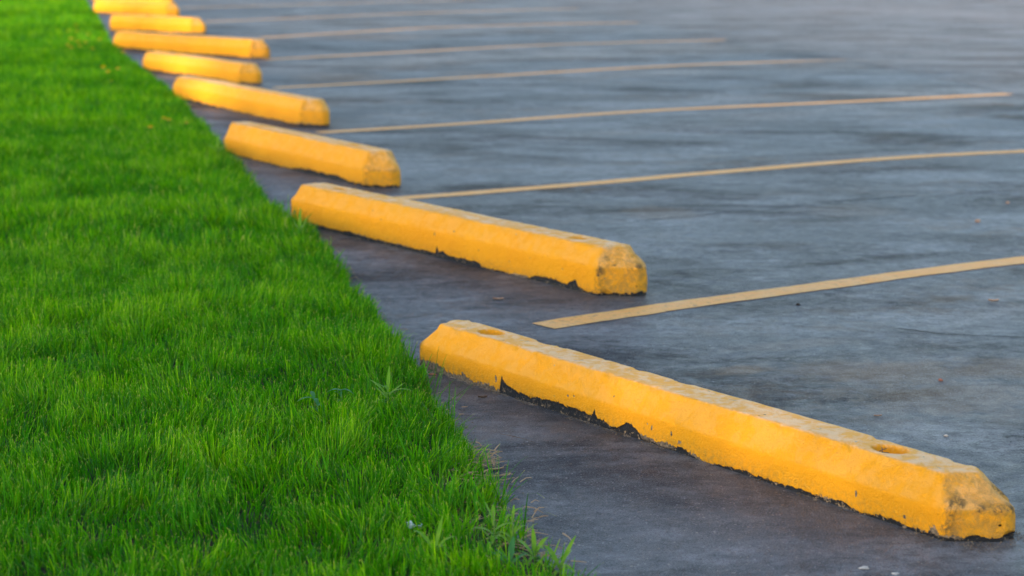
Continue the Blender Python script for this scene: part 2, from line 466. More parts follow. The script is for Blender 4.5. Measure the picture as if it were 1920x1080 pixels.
for pts, w in LINES:
    P3 = [G(*p) for p in pts]
    D = np.array([(P3[i] - P3[0]).length for i in range(len(P3))])
    s = np.arange(0, D[-1], 0.03)
    cx = np.interp(s, D, [p.x for p in P3]); cy = np.interp(s, D, [p.y for p in P3])
    k = 35
    ker = np.ones(k) / k                                     # smooth the corners of the measured polyline
    cx = np.convolve(np.pad(cx, k // 2, mode='reflect', reflect_type='odd'), ker, 'valid')
    cy = np.convolve(np.pad(cy, k // 2, mode='reflect', reflect_type='odd'), ker, 'valid')
    tx, ty = np.gradient(cx), np.gradient(cy)
    L = np.hypot(tx, ty); nx_, ny_ = -ty / L, tx / L
    a = w / 2 + 0.004 * fbm(s * 9, 2.0, seed=31, octv=4); b = w / 2 + 0.004 * fbm(s * 9, 8.0, seed=37, octv=4)
    V = np.empty((2 * len(s), 3)); V[:, 2] = 0.0015
    V[0::2, 0] = cx - nx_ * a; V[0::2, 1] = cy - ny_ * a
    V[1::2, 0] = cx + nx_ * b; V[1::2, 1] = cy + ny_ * b
    i = np.arange(len(s) - 1) * 2
    fade = np.repeat(np.clip((s / s[-1] - .62) / .38, 0, 1) * (P3[-1].y > 13.6), 2)
    mesh_obj('painted_line', V, np.stack([i, i + 2, i + 3, i + 1], 1), M_LINE, parent=lot, attrs={'fade': fade})

M_CRACK = flat_mat('dark_crack', (0.014, 0.013, 0.014), 0.9, (0.03, 0.028, 0.028), 30)  # near-black colour of the thin crack strips in the asphalt
for pts, w in [([(1520, 379), (1640, 372), (1760, 366), (1960, 353)], .010), ([(1183, 415), (1290, 405), (1433, 394), (1500, 386)], .008), ([(1660, 612), (1760, 625), (1920, 632), (2000, 640)], .004),
               ([(1380, 255), (1500, 262), (1640, 258)], .010)]:
    P3 = [G(*p) for p in pts]
    D = np.array([(p - P3[0]).length for p in P3]); s = np.arange(0, D[-1], 0.012)
    cx = np.interp(s, D, [p.x for p in P3]) + .012 * fbm(s * 7, 1.0, seed=61, octv=5)
    cy = np.interp(s, D, [p.y for p in P3]) + .012 * fbm(s * 7, 5.0, seed=63, octv=5)
    tx, ty = np.gradient(cx), np.gradient(cy); L = np.hypot(tx, ty); nx_, ny_ = -ty / L, tx / L
    a = w * .5 * np.clip(.55 + .8 * fbm(s * 9, 9.0, seed=65, octv=3), .05, 1.4)
    V = np.empty((2 * len(s), 3)); V[:, 2] = 0.0008
    V[0::2, 0] = cx - nx_ * a; V[0::2, 1] = cy - ny_ * a; V[1::2, 0] = cx + nx_ * a; V[1::2, 1] = cy + ny_ * a
    i = np.arange(len(s) - 1) * 2
    mesh_obj('crack', V, np.stack([i, i + 2, i + 3, i + 1], 1), M_CRACK, parent=lot)

# ------------------------------------------------------------------ wheel stops
T1 = [(0.0, -.01), (0.338, -.008), (.345, .004), (.348, .030), (.353, .044), (.358, .036), (.364, .030), (.386, .0215), (.407, .0195), (.463, .0155), (.506, .0215), (.527, .022),
      (.569, .023), (.618, .0195), (.623, .024), (.659, .0215), (.699, .019), (.703, .036), (.708, .036), (.712, .016), (.747, .0135), (.77, .0055), (.786, .009),
      (.814, .0275), (.842, .024), (.859, .015), (.868, .003), (.897, .004), (.927, .001), (.974, .0055), (.995, .0135), (1.015, .011), (1.035, .001), (1.06, -.004), (1.12, .003),
      (1.16, .008), (1.22, .006), (1.33, .008), (1.42, .006), (1.47, .010), (1.5, .003), (1.56, .008), (1.64, .006), (1.72, .007), (1.9, .008)]
T2 = [(-.1, .0), (.08, .003), (.12, .016), (.3, .012), (.42, .016), (.5, .012), (.64, .013), (.80, .012), (.955, .013), (.963, .045), (.97, .02), (1.0, .025), (1.03, .014), (1.1, .016), (1.2, .017),
      (1.22, .004), (1.34, .005), (1.42, -.002), (1.47, .003), (1.5, .018), (1.6, .02), (1.66, .012), (1.70, .035), (1.715, .014), (1.75, .006), (1.9, .006)]

CRISP = 70
def smin_dist(D, planes, p=None):
    p = p or CRISP
    acc = np.zeros(len(D))
    for n, d in planes:
        c = D @ np.array(n) / d
        acc += np.clip(c, 0, None) ** p
    return acc ** (-1.0 / p)

def wheel_stop(A_px, B_px, zv, zt, label, holes=(), tar=None, seed=1, res=0.006, nang=112, chips=(), damage=0.3, width=0.172, eo=0.078, crisp=60, wob=1.0, scars=()):
    global CRISP
    CRISP = crisp
    A, B = G(*A_px), G(*B_px)
    u = (B - A).normalized()
    n = Vector((-u.y, u.x, 0))
    Le = (B - A).length                      # length of the foot of the near face
    rz = math.atan2(u.y, u.x)
    mid = (A + B) / 2 + n * (width / 2)
    root = empty('wheel_stop', (mid.x, mid.y, 0), rz)
    tag(root, label, 'wheel stop', 'yellow concrete wheel stops along the lawn')
    z0 = 0.03
    hw = width / 2
    half = Le / 2 + eo                    # to the end face
    bw = 0.036                               # plan width of the long bevel
    be = 0.075                               # plan length of the end bevel
    hx = half - 0.10                         # spine half length
    # planes seen from a spine point
    def nrm(a): a = np.array(a, float); return a / np.linalg.norm(a)
    sb = nrm((0, zt - zv, bw)); db = hw * sb[1] + (zv - z0) * sb[2]
    eb = nrm((zt - zv, 0, be)); de = (half - hx) * eb[0] + (zv - z0) * eb[2]
    cut_y, cut_x = 0.088, eo
    cb = nrm((cut_y, cut_x, 0))
    cbf = nrm((.045, cut_x, 0))
    def through(nv): return (half - cut_x - hx) * nv[0] + hw * nv[1] + (zv - z0) * nv[2]
    rise = zt - zv
    cc = nrm((cb[0] * rise, cb[1] * rise, .062)); ccf = nrm((cbf[0] * rise, cbf[1] * rise, .055))
    def face_masks(D, planes, nside):
        c = np.stack([D @ np.array(n_) / d_ for n_, d_ in planes], 1)
        w_ = (c / c.max(1)[:, None]).clip(0) ** 130
        w_ /= w_.sum(1)[:, None]
        e_ = w_[:, nside:].sum(1) if len(planes) > nside else np.zeros(len(D))
        et = w_[:, nside + 1] + w_[:, nside + 4] + w_[:, nside + 5] if len(planes) > nside else e_
        return np.stack([w_[:, 2], w_[:, 3] + w_[:, 4], e_, et], 1)
    side = [((0, 1, 0), hw), ((0, -1, 0), hw), ((0, 0, 1), zt - z0), (sb, db), ((0, -sb[1], sb[2]), db), ((0, 0, -1), 0.07)]
    def endpl(s):
        return [((s, 0, 0), half - hx), ((s * eb[0], 0, eb[2]), de), ((s * cb[0], -cb[1], 0), through(cb)), ((s * cbf[0], cbf[1], 0), through(cbf)),
                ((s * cc[0], -cc[1], cc[2]), through(cc)), ((s * ccf[0], ccf[1], ccf[2]), through(ccf))]
    nang = int(nang * 1.3)
    ang = np.radians(np.linspace(-90, 270, nang))
    nx = int(2 * hx / res)
    nb = max(10, int(0.16 / res))
    rows = []
    for b in np.linspace(math.pi / 2 * 0.985, 0, nb, endpoint=False):
        D = np.stack([-np.full(nang, math.sin(b)), math.cos(b) * np.cos(ang), math.cos(b) * np.sin(ang)], 1)
        #
        r = smin_dist(D, side + endpl(-1)); P = D * r[:, None]; P[:, 0] -= hx; rows.append((P, D, face_masks(D, side + endpl(-1), 6)))
    D0 = np.stack([np.zeros(nang), np.cos(ang), np.sin(ang)], 1)
    r0 = smin_dist(D0, side); m0 = face_masks(D0, side, 6)
    for x in np.linspace(-hx, hx, nx):
        P = D0 * r0[:, None]; P[:, 0] = x; rows.append((P, D0, m0))
    for b in np.linspace(0, math.pi / 2 * 0.985, nb + 1)[1:]:
        D = np.stack([np.full(nang, math.sin(b)), math.cos(b) * np.cos(ang), math.cos(b) * np.sin(ang)], 1)
        r = smin_dist(D, side + endpl(1)); P = D * r[:, None]; P[:, 0] += hx; rows.append((P, D, face_masks(D, side + endpl(1), 6)))
    P = np.concatenate([a[0] for a in rows]); D = np.concatenate([a[1] for a in rows]); MK = np.concatenate([a[2] for a in rows])
    P[:, 2] += z0
    x, y, z = P.T
    # masks, taken from the undisturbed shape
    up, bev, endm = MK[:, 0].copy(), MK[:, 1].copy(), MK[:, 2].copy()
    slope_end = MK[:, 3]
    ridge = np.clip(1 - np.abs(np.abs(y) - (hw - bw)) / .010, 0, 1) * (z > zt - .006)
    up = np.clip(up - 0.9 * ridge * np.clip(fbm(x * 22, y * 40, 0, seed + 70, 4) + .1, 0, 1), 0, 1)
    up = np.maximum(up, 0.38 * slope_end)
    edge_end = np.exp(-((np.abs(x) - (half - eo)) / .011) ** 2) * (np.abs(y) > hw - .04) * (z < zt - .01)
    edge_low = np.exp(-((z - zv) / .008) ** 2) * endm * (fbm(y * 25, x * 25, 1.0, seed + 71, 3) > -.5)
    edge = np.clip(edge_end + edge_low * 1.2, 0, 1) * np.clip(1.5 * damage, 0, 1.3)
    # worn, uneven casting: broad warps, knocked edges, pits
    warp = 0.0018 * fbm(x * 4, y * 4, z * 4, seed + 1, 2) + 0.0005 * fbm(x * 30, y * 30, z * 30, seed + 2, 3)
    near_edge = np.exp(-((z - zt) / .006) ** 2) * np.exp(-((np.abs(y) - (hw - bw)) / .007) ** 2)
    knock = near_edge * np.clip(fbm(x * 26, y * 10, z, seed + 5, 4) - 0.25, 0, 1) * 0.010
    endrough = endm * (0.0014 * fbm(x * 30, y * 30, z * 30, seed + 3, 4) * (0.5 + damage) - 0.006 * damage * np.clip(fbm(x * 14, y * 14, z * 14, seed + 4, 3) - 0.3, 0, 1) * 2)
    P += D * (warp - knock + endrough)[:, None]
    scar = np.full(len(P), 9.0)
    for (cx_, cy_, cz_, rr, dp) in chips:
        q = np.sqrt((x - cx_) ** 2 + (y - cy_) ** 2 + (z - cz_) ** 2) / rr
        q = q * (1 + 0.18 * fbm(x * 60, y * 60, z * 60, seed + 8, 2))
        P -= D * (dp * np.clip(1 - q * q, 0, 1) ** 0.7)[:, None]
    for (cx_, cz_, rx_, rz_) in scars:
        q = np.sqrt(((x + Le / 2 - cx_) / rx_) ** 2 + ((z - cz_) / rz_) ** 2) * (1 + .35 * fbm(x * 90, 3.0, z * 90, seed + 30, 3)) + 9 * (y > 0)
        scar = np.minimum(scar, q)
    fresh = np.zeros(len(P))
    for (hx_, hy_, ra, rb, dp) in holes:
        q = np.sqrt(((P[:, 0] - hx_) / ra) ** 2 + ((y - hy_) / rb) ** 2)
        q = q * (1 + 0.05 * fbm(x * 40, y * 40, 0, seed + 9, 2))
        msk = (z > zt - 0.02)
        s_ = np.clip((1.08 - q) / 0.18, 0, 1); s_ = s_ * s_ * (3 - 2 * s_) * msk
        P[:, 2] -= dp * s_
        fresh = np.maximum(fresh, np.clip((1.12 - q) / 0.06, 0, 1) * msk)
    # where the paint has come off along the foot
    xl = x + Le / 2
    tt = tar if tar is not None else None
    if tt:
        hgt = np.interp(xl, [a for a, b in tt], [b for a, b in tt])
    else:
        nn = fbm(xl * 3.1, seed * 1.7, 0, seed + 11, 3)
        hgt = 0.004 + 0.016 * np.clip(nn + 0.15, 0, 1) + 0.005 * fbm(xl * 26, 0.5, 0, seed + 12, 3)
    back = (y > 0)
    hgt = np.where(endm > 0.5, 0.008 + 0.005 * fbm(y * 30, x * 10, 0, seed + 14, 3), hgt)
    hgt = np.where(back & (endm < 0.5), 0.008 + 0.006 * fbm(xl * 12, 2, 0, seed + 15, 3), hgt)
    tarv = hgt - P[:, 2]
    bare = (0.004 + 0.012 * np.clip(fbm(xl * 7, 5.0, 0, seed + 16, 3), 0, 1)) - P[:, 2]
    if seed == 1:
        bare = np.where(xl < 0.34, 0.011 + 0.010 * np.exp(-((xl - .03) / .07) ** 2) + .004 * fbm(xl * 30, 1, 0, 3, 3) - P[:, 2], bare - 0.004)
    bare = np.maximum(bare, (1 - scar) * .016 - .004)
    P -= D * (0.0015 * np.clip(1.2 - scar, 0, 1))[:, None]
    P -= D * (0.0016 * np.clip(tarv / .002, 0, 1))[:, None]
    nr = len(rows)
    i = np.arange(nang - 1)[None, :] + nang * np.arange(nr - 1)[:, None]
    F = np.stack([i, i + nang, i + nang + 1, i + 1], -1).reshape(-1, 4)[:, ::-1]
    # close both ends with a small fan-like strip: the pole rows nearly meet, so bridge them across
    body = mesh_obj('body', P, F.copy(), M_STOP, parent=root, smooth=True,
                    attrs={'up': up, 'bev': bev, 'endf': endm * (0.25 + 0.75 * min(1, damage)), 'tar': tarv, 'bare': bare, 'low': P[:, 2].copy(), 'fresh': fresh, 'edge': edge})
    for (hx_, hy_, ra, rb, dp) in holes:
        nv = 20
        Vh = [(ra * 1.05 * math.cos(t), rb * 1.05 * math.sin(t), 0) for t in np.linspace(0, 2 * math.pi, nv, endpoint=False)]
        Vh += [(ra * .5 * math.cos(t), rb * .5 * math.sin(t), -0.003) for t in np.linspace(0, 2 * math.pi, nv, endpoint=False)] + [(0, 0, -0.0035)]
        Fh = [(k, (k + 1) % nv, nv + (k + 1) % nv, nv + k) for k in range(nv)] + [(nv + k, nv + (k + 1) % nv, 2 * nv) for k in range(nv)]
        hobj = mesh_obj('anchor_hole_plug', Vh, Fh, M_PLUG, parent=root, smooth=True)
        hobj.location = (hx_, hy_, zt - dp + 0.0035)
    return root, Le, width

M_PLUG = flat_mat('painted_mortar', (0.86, 0.34, 0.004), 0.75, (0.78, 0.28, 0.004), 60)

def hl(Le, u1, u2, y=0.0, ra=0.033, rb=0.024, dp=0.02):
    return [(u1 - Le / 2, y, ra, rb, dp), (u2 - Le / 2, y, ra, rb, dp)]

S1 = wheel_stop((787, 687), (1771, 1016), .057, .108,
     'nearest yellow wheel stop, with a long black peeled strip and twigs in its right recess',
     holes=[(.195 - .859, 0, .036, .025, .010), (1.505 - .859, 0, .036, .025, .024)], tar=T1, seed=1, res=.005, nang=116, damage=.75, width=.155, eo=.062, crisp=56, scars=[(.19, .012, .006, .012), (.33, .03, .004, .012), (.36, .008, .012, .006), (.90, .034, .004, .008), (.965, .036, .003, .010), (.99, .022, .006, .008), (.61, .045, .004, .004), (.5, .006, .01, .004), (.56, .007, .012, .004), (1.5, .035, .004, .008), (1.2, .04, .003, .005), (1.62, .02, .005, .006), (1.69, .012, .014, .012)],
     chips=[(.885, .062, .088, .035, .014), (.93, .02, .0, .022, .012), (-.905, -.02, .06, .04, .006)])
S2 = wheel_stop((545, 417), (1120, 555), .086, .138,
     'second wheel stop from the front, its right end corner scuffed black',
     holes=hl(1.80, .21, 1.60, -.004, .034, .020, .005), tar=T2, seed=2, res=.006, damage=.9, crisp=34, scars=[(.95, .075, .004, .010), (1.2, .05, .004, .012), (.03, .04, .01, .01), (1.05, .095, .008, .003)])
S3 = wheel_stop((420, 287), (682, 351), .072, .146, 'short wheel stop with a dark cracked seam before its right end, third from the front',
     holes=hl(1.45, .25, 1.2, 0, .03, .02, .006), eo=.085, crisp=32, seed=3, res=.009, nang=84, damage=.4)
S4 = wheel_stop((325, 185), (563, 236), .085, .14, 'fourth wheel stop from the front, ending left of a long painted line', crisp=22, eo=.10, seed=4, res=.012, nang=70, damage=.3)
S5 = wheel_stop((268, 132), (448, 158), .085, .14, 'fifth wheel stop from the front, half shaded on its left', crisp=22, eo=.10, seed=5, res=.015, nang=60, damage=.3)
S6 = wheel_stop((213, 92), (470, 110), .088, .155, 'longest looking far wheel stop with a chipped grey right end, sixth from the front', crisp=22, eo=.10, seed=6, res=.018, nang=56, damage=.8)
S7 = wheel_stop((206, 57), (357, 64), .095, .165, 'seventh wheel stop from the front, crossed by a narrow dark band', crisp=22, eo=.10, seed=7, res=.02, nang=50, damage=.1)
S8 = wheel_stop((176, 24), (312, 31), .095, .165, 'blurred far wheel stop, second from the top of the row', crisp=22, eo=.10, seed=8, res=.02, nang=50, damage=.1)
S9 = wheel_stop((172, 0), (303, 7.5), .095, .165, 'farthest wheel stop, cut off by the top of the photo', crisp=22, eo=.10, seed=9, res=.02, nang=50, damage=.1)
S10 = None

# ------------------------------------------------------------------ grass
def blades(n, px, py, L, W, lean, seg, tints, droop=0.5, face=None, tipdry=0.3):
    """n curved, tapering blades; returns V (n*(2seg+2)), F, colours"""
    az = rng.uniform(0, 2 * np.pi, n)                       # direction of lean
    if face is not None:
        az = face + rng.normal(0, 0.7, n)
    fa = az + rng.normal(np.pi / 2, 0.9, n)                  # blade width direction
    pz = lawn_z(px, py) - 0.004
    ts = np.array([0, .45, .88, 1.0]) if seg == 3 else np.array([0, .5, 1.0])
    V = np.empty((n, seg + 1, 2, 3), np.float32)
    C = np.empty((n, seg + 1, 2, 3), np.float32)
    hor = lean[:, None] * (ts[None, :] + droop * ts[None, :] ** 2.4)
    ca, sa = np.cos(az), np.sin(az)
    up_ = np.sqrt(np.clip(1 - (lean[:, None] * ts[None, :] * (0.6 + droop * 0.8)) ** 2, 0.15, 1))
    for k, t in enumerate(ts):
        hx_ = hor[:, k] * L * 0.9
        hz = t * L * up_[:, k]
        w = W * (0.62 + 0.5 * t if t < 0.4 else 0.82 * (1.0 - 0.80 * ((t - 0.4) / 0.6) ** 1.8)) * 0.5
        cx_ = px + ca * hx_; cy_ = py + sa * hx_; cz = pz + hz
        V[:, k, 0, 0] = cx_ - np.cos(fa) * w; V[:, k, 0, 1] = cy_ - np.sin(fa) * w; V[:, k, 0, 2] = cz
        V[:, k, 1, 0] = cx_ + np.cos(fa) * w; V[:, k, 1, 1] = cy_ + np.sin(fa) * w; V[:, k, 1, 2] = cz
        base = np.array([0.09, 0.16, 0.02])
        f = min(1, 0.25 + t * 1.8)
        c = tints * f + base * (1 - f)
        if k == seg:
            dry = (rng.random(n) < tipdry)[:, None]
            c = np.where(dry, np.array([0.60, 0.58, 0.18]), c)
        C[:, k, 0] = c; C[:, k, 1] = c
    V = V.reshape(-1, 3); C = C.reshape(-1, 3)
    b = (np.arange(n) * (seg + 1) * 2)[:, None] + (np.arange(seg) * 2)[None, :]
    F = np.stack([b, b + 1, b + 3, b + 2], -1).reshape(-1, 4)
    return V, F, C

def scatter(y0, y1, wide, dens, x_right=0.0):
    """random roots left of the lawn edge within a strip"""
    n = int((y1 - y0) * wide * dens)
    y = rng.uniform(y0, y1, n); d = rng.uniform(-0.004, wide, n)
    return edge_x(y) - d, y, d

def lawn_patch(y0, y1, wide, dens, seg, Lm, Wm, tipdry):
    x, y, d = scatter(y0, y1, wide, dens)
    # clumps: density, height and tint vary together and apart
    cl = fbm(x * 9, y * 9, 0, 41, 3)
    big = fbm(x * 2.1, y * 2.1, 0, 43, 3)
    thin = (d < 0.10) & (y < 3.9)
    keep = rng.random(len(x)) < np.clip(0.88 + 0.35 * cl - np.where(thin, 0.45 - 0.9 * cl, 0), 0.08, 1)
    corner = np.hypot(x - G(985, 1010).x, (y - G(985, 1010).y) * .5) < .10
    keep &= ~(corner & (rng.random(len(x)) < 0.72))
    x, y, d, cl, big = x[keep], y[keep], d[keep], cl[keep], big[keep]
    n = len(x)
    L = Lm * (0.78 + 0.22 * rng.normal(0, 1, n).clip(-2, 2)) * (1 + 0.20 * cl + 0.13 * big)
    L *= np.where(d < 0.07, 0.80, 1)
    L = np.clip(L, 0.018, 0.14)
    W = Wm * rng.uniform(0.55, 1.25, n)
    lean = np.abs(rng.normal(0.34, 0.30, n)).clip(0.02, 1.0)
    # neighbours lean alike: direction from a slow field, pushed outwards at the edge
    face = np.pi * 2.2 * fbm(x * 4.5, y * 4.5, 0, 53, 2)
    face = np.where(d < 0.07, rng.normal(0.3, 0.8, n), face)
    g = np.array([[0.020, 0.155, 0.001], [0.048, 0.225, 0.002], [0.11, 0.32, 0.004], [0.22, 0.42, 0.008]])
    s = np.clip(1.40 + 0.60 * cl + 0.45 * big + rng.normal(0, 0.75, n), 0, 2.999)
    i0 = s.astype(int); fr = (s - i0)[:, None]
    tint = g[i0] * (1 - fr) + g[i0 + 1] * fr
    tint *= rng.uniform(0.92, 1.45, (n, 1))
    blue = rng.random(n) < 0.10
    tint[blue] = tint[blue] * 0.4 + np.array([0.05, 0.17, 0.06]) * 0.6
    dead = rng.random(n) < np.where(d < 0.1, 0.05, 0.008)
    tint[dead] = np.array([0.30, 0.20, 0.09])
    L[dead] *= 0.6; lean[dead] = 0.85
    return blades(n, x, y, L, W, lean, seg, tint, 0.5, face, tipdry)

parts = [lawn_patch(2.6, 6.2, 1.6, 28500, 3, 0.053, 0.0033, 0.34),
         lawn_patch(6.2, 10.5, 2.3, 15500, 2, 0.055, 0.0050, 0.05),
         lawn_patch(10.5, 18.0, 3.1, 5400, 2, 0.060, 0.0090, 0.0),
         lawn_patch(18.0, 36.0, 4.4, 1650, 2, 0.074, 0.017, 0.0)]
# longer tufts along the edge and inside
tx_, ty_, tl_ = [], [], []
tufts = [(G(870, 760), .12), (G(845, 800), .10), (G(930, 945), .12), (G(880, 975), .11), (G(960, 960), .09), (G(560, 440), .12), (G(400, 292), .13), (G(640, 520), .09), (G(760, 700), .08)]
for _ in range(46):
    y_ = rng.uniform(3.2, 12); tufts.append((Vector((float(edge_x(y_)) - rng.uniform(.0, .10), y_, 0)), rng.uniform(.06, .10)))
for _ in range(180):
    y_ = rng.uniform(3.0, 10); tufts.append((Vector((float(edge_x(y_)) - rng.uniform(.1, 1.9), y_, 0)), rng.uniform(.07, .10)))
for p, l in tufts:
    k = rng.integers(8, 20)
    tx_.append(rng.normal(p.x - .02, .018, k)); ty_.append(rng.normal(p.y, .018, k)); tl_.append(l * rng.uniform(.5, 1.12, k))
tx_ = np.concatenate(tx_); ty_ = np.concatenate(ty_); tl_ = np.concatenate(tl_)
tx_ = np.minimum(tx_, edge_x(ty_) + .004)
nt_ = len(tx_)
tin = np.array([0.05, 0.22, 0.01]) * rng.uniform(.6, 1.5, (nt_, 1))
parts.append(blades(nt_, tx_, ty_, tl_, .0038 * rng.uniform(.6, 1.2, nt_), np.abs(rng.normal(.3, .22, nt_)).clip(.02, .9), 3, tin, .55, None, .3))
Vs, Fs, Cs, o0 = [], [], [], 0
for V, F, C in parts:
    Vs.append(V); Fs.append(F + o0); Cs.append(C); o0 += len(V)
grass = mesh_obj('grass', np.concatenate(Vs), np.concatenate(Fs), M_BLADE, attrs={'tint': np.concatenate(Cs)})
tag(grass, 'thick bright green lawn grass growing up to the asphalt edge', 'grass', kind='stuff')
print('grass faces', len(grass.data.polygons))

# ------------------------------------------------------------------ straw, grit
def tube(V, F, pts, r0, r1, ns=5):
    base = len(V)
    pts = [Vector(p) for p in pts]
    for i, p in enumerate(pts):
        t = (pts[min(i + 1, len(pts) - 1)] - pts[max(i - 1, 0)]).normalized()
        a = t.orthogonal().normalized(); b = t.cross(a)
        r = r0 + (r1 - r0) * i / (len(pts) - 1)
        for k in range(ns):
            an = 2 * math.pi * k / ns
            V.append(tuple(p + a * (math.cos(an) * r) + b * (math.sin(an) * r)))
    for i in range(len(pts) - 1):
        for k in range(ns):
            q = base + i * ns
            F.append((q + k, q + (k + 1) % ns, q + ns + (k + 1) % ns, q + ns + k))
    F.append(tuple(base + k for k in range(ns))[::-1]); F.append(tuple(base + (len(pts) - 1) * ns + k for k in range(ns)))

V, F = [], []
spots = [(G(903, 868), 26, .045), (G(915, 880), 16, .03), (G(905, 905), 16, .05), (G(930, 925), 12, .05), (G(880, 905), 14, .06), (G(960, 1000), 22, .07), (G(900, 1020), 26, .09),
         (G(850, 1040), 20, .09), (G(990, 1045), 18, .06), (G(840, 790), 6, .04)]
for p, k, sp in spots:
    for _ in range(int(k * 1.3)):
        c = Vector((p.x + rng.normal(0, sp * .5) + .004, p.y + rng.normal(0, sp), rng.uniform(.006, .022)))
        a = rng.normal(0.2, .7); l = rng.uniform(.012, .042)
        d = Vector((math.cos(a), math.sin(a), rng.normal(0, .18))) * l
        q = Vector((0, 0, rng.uniform(0, .006)))
        r = rng.uniform(.0008, .0017)
        tube(V, F, [c - d / 2, c + q, c + d / 2 + q * .5], r, r * .5, 4)
for _ in range(240):
    y_ = rng.uniform(3.2, 9); x_ = float(edge_x(y_)) + rng.normal(0, .02)
    a = rng.normal(1.2, 1.0); l = rng.uniform(.012, .035); c = Vector((x_, y_, .004 + rng.uniform(0, .006)))
    d = Vector((math.cos(a), math.sin(a), rng.normal(0, .1))) * l
    tube(V, F, [c - d / 2, c + Vector((0, 0, .002)), c + d / 2], .0008, .0005, 3)
tag(mesh_obj('straw', V, F, M_STRAW), 'dead tan grass stalks matted along the lawn edge', 'straw', kind='stuff')

def stone(name, r, mat, seed, flat=.55, parent=None):
    """an uneven small stone or chip"""
    V, F = [], []
    nl, nr_ = 8, 5
    for i in range(nr_ + 1):
        th = math.pi * i / nr_
        for k in range(nl):
            ph = 2 * math.pi * k / nl
            d = np.array([math.sin(th) * math.cos(ph), math.sin(th) * math.sin(ph), math.cos(th)])
            s_ = 1 + 0.42 * float(fbm(d[0] * 1.7 + seed, d[1] * 1.7, d[2] * 1.7, seed, 2))
            V.append((d[0] * r * s_, d[1] * r * s_ * .75, max(d[2] * r * s_ * flat, -r * flat * .55) + r * flat * .5))
    for i in range(nr_):
        for k in range(nl):
            F.append((i * nl + k, (i + 1) * nl + k, (i + 1) * nl + (k + 1) % nl, i * nl + (k + 1) % nl))
    return mesh_obj(name, V, F, mat, parent)

# grit gathered at the foot of the near wheel stops and along the lawn
V, F = [], []
def grain(c, r):
    b = len(V)
    for dx, dy, dz in ((1, 0, 0), (0, 1, 0), (-1, 0, 0), (0, -1, 0), (0, 0, .8), (0, 0, -.5)):
        j = rng.uniform(.6, 1.3)
        V.append((c[0] + dx * r * j, c[1] + dy * r * j, c[2] + dz * r * j))
    for t in ((0, 1, 4), (1, 2, 4), (2, 3, 4), (3, 0, 4), (1, 0, 5), (2, 1, 5), (3, 2, 5), (0, 3, 5)):
        F.append(tuple(b + q for q in t))
for (Apx, Bpx), k in ((((787, 687), (1771, 1016)), 2400), (((545, 417), (1120, 555)), 1200), (((420, 287), (674, 349)), 500)):
    A, B = G(*Apx), G(*Bpx); u = (B - A).normalized(); n_ = Vector((-u.y, u.x, 0))
    for _ in range(k):
        s_ = rng.random() ** (1.35 if k > 2000 else 1)
        if fbm(s_ * 30, k, 0, 77, 3) < -0.15: continue
        c = A + (B - A) * s_ - n_ * abs(rng.normal(.004, .009)) + n_ * .004
        grain((c.x, c.y, .0008), rng.uniform(.0006, .0022))
    for _ in range(k // 5):
        c = B + u * rng.uniform(0, .075) + n_ * rng.uniform(0, .15) + u * abs(rng.normal(0, .012)); grain((c.x, c.y, .0008), rng.uniform(.0006, .0018))
for _ in range(2600):
    y_ = 3.1 + 7 * rng.random() ** 1.3
    x_ = float(np.interp(y_, EY, EX)) + abs(rng.normal(0, .022)); grain((x_, y_, .0008), rng.uniform(.0006, .0024))
for _ in range(70):
    y_ = 4.70 + rng.normal(0, .05); x_ = -.26 + rng.normal(0, .02); grain((x_, y_, .002), rng.uniform(.0015, .004))
tag(mesh_obj('grit', V, F, M_GRIT), 'fine sandy grit and crumbs lying along the wheel stops and lawn edge', 'grit', kind='stuff')

# ------------------------------------------------------------------ litter one can pick out
def put_stone(px, py, r, mat, name, label, cat, seed, flat=.55, z=0.0, rot=0.0):
    o = stone(name, r, mat, seed, flat)
    p = G(px, py, z); o.location = (p.x, p.y, z); o.rotation_euler = (0, 0, rot)
    tag(o, label, cat)
put_stone(1833, 416, .011, M_TAN, 'pebble', 'larger tan pebble on the asphalt between two bay lines, upper right', 'pebble', 3)
put_stone(1890, 381, .008, M_TAN, 'pebble', 'small reddish pebble near the right photo edge, above the larger tan one', 'pebble', 4)
put_stone(1497, 572, .006, M_DARK, 'pebble', 'dark crumb just below the nearest painted line', 'crumb', 5)
put_stone(1774, 818, .0055, M_PALE, 'pebble', 'tiny white pebble behind the right half of the nearest wheel stop', 'pebble', 8)
put_stone(1764, 714, .006, M_RED, 'pebble', 'small brown chip lying on the rusty stain', 'chip', 9)
put_stone(1620, 1066, .0085, M_PALE, 'pebble', 'flat white chip on the dark asphalt in front of the nearest wheel stop', 'chip', 11, .25)
put_stone(1679, 1076, .007, M_PALE, 'pebble', 'pale chip cut by the bottom of the photo', 'chip', 12, .2)
put_stone(797, 701, .008, M_PAPER, 'pebble', 'white chip beside the left end of the nearest wheel stop', 'chip', 14, .5)
put_stone(811, 703, .010, M_RED, 'brick_chip', 'reddish brick chip at the left foot of the nearest wheel stop', 'chip', 15, .3)
put_stone(545, 414, .009, M_PAPER, 'pebble', 'white chip at the left end of the second wheel stop', 'chip', 16, .6)

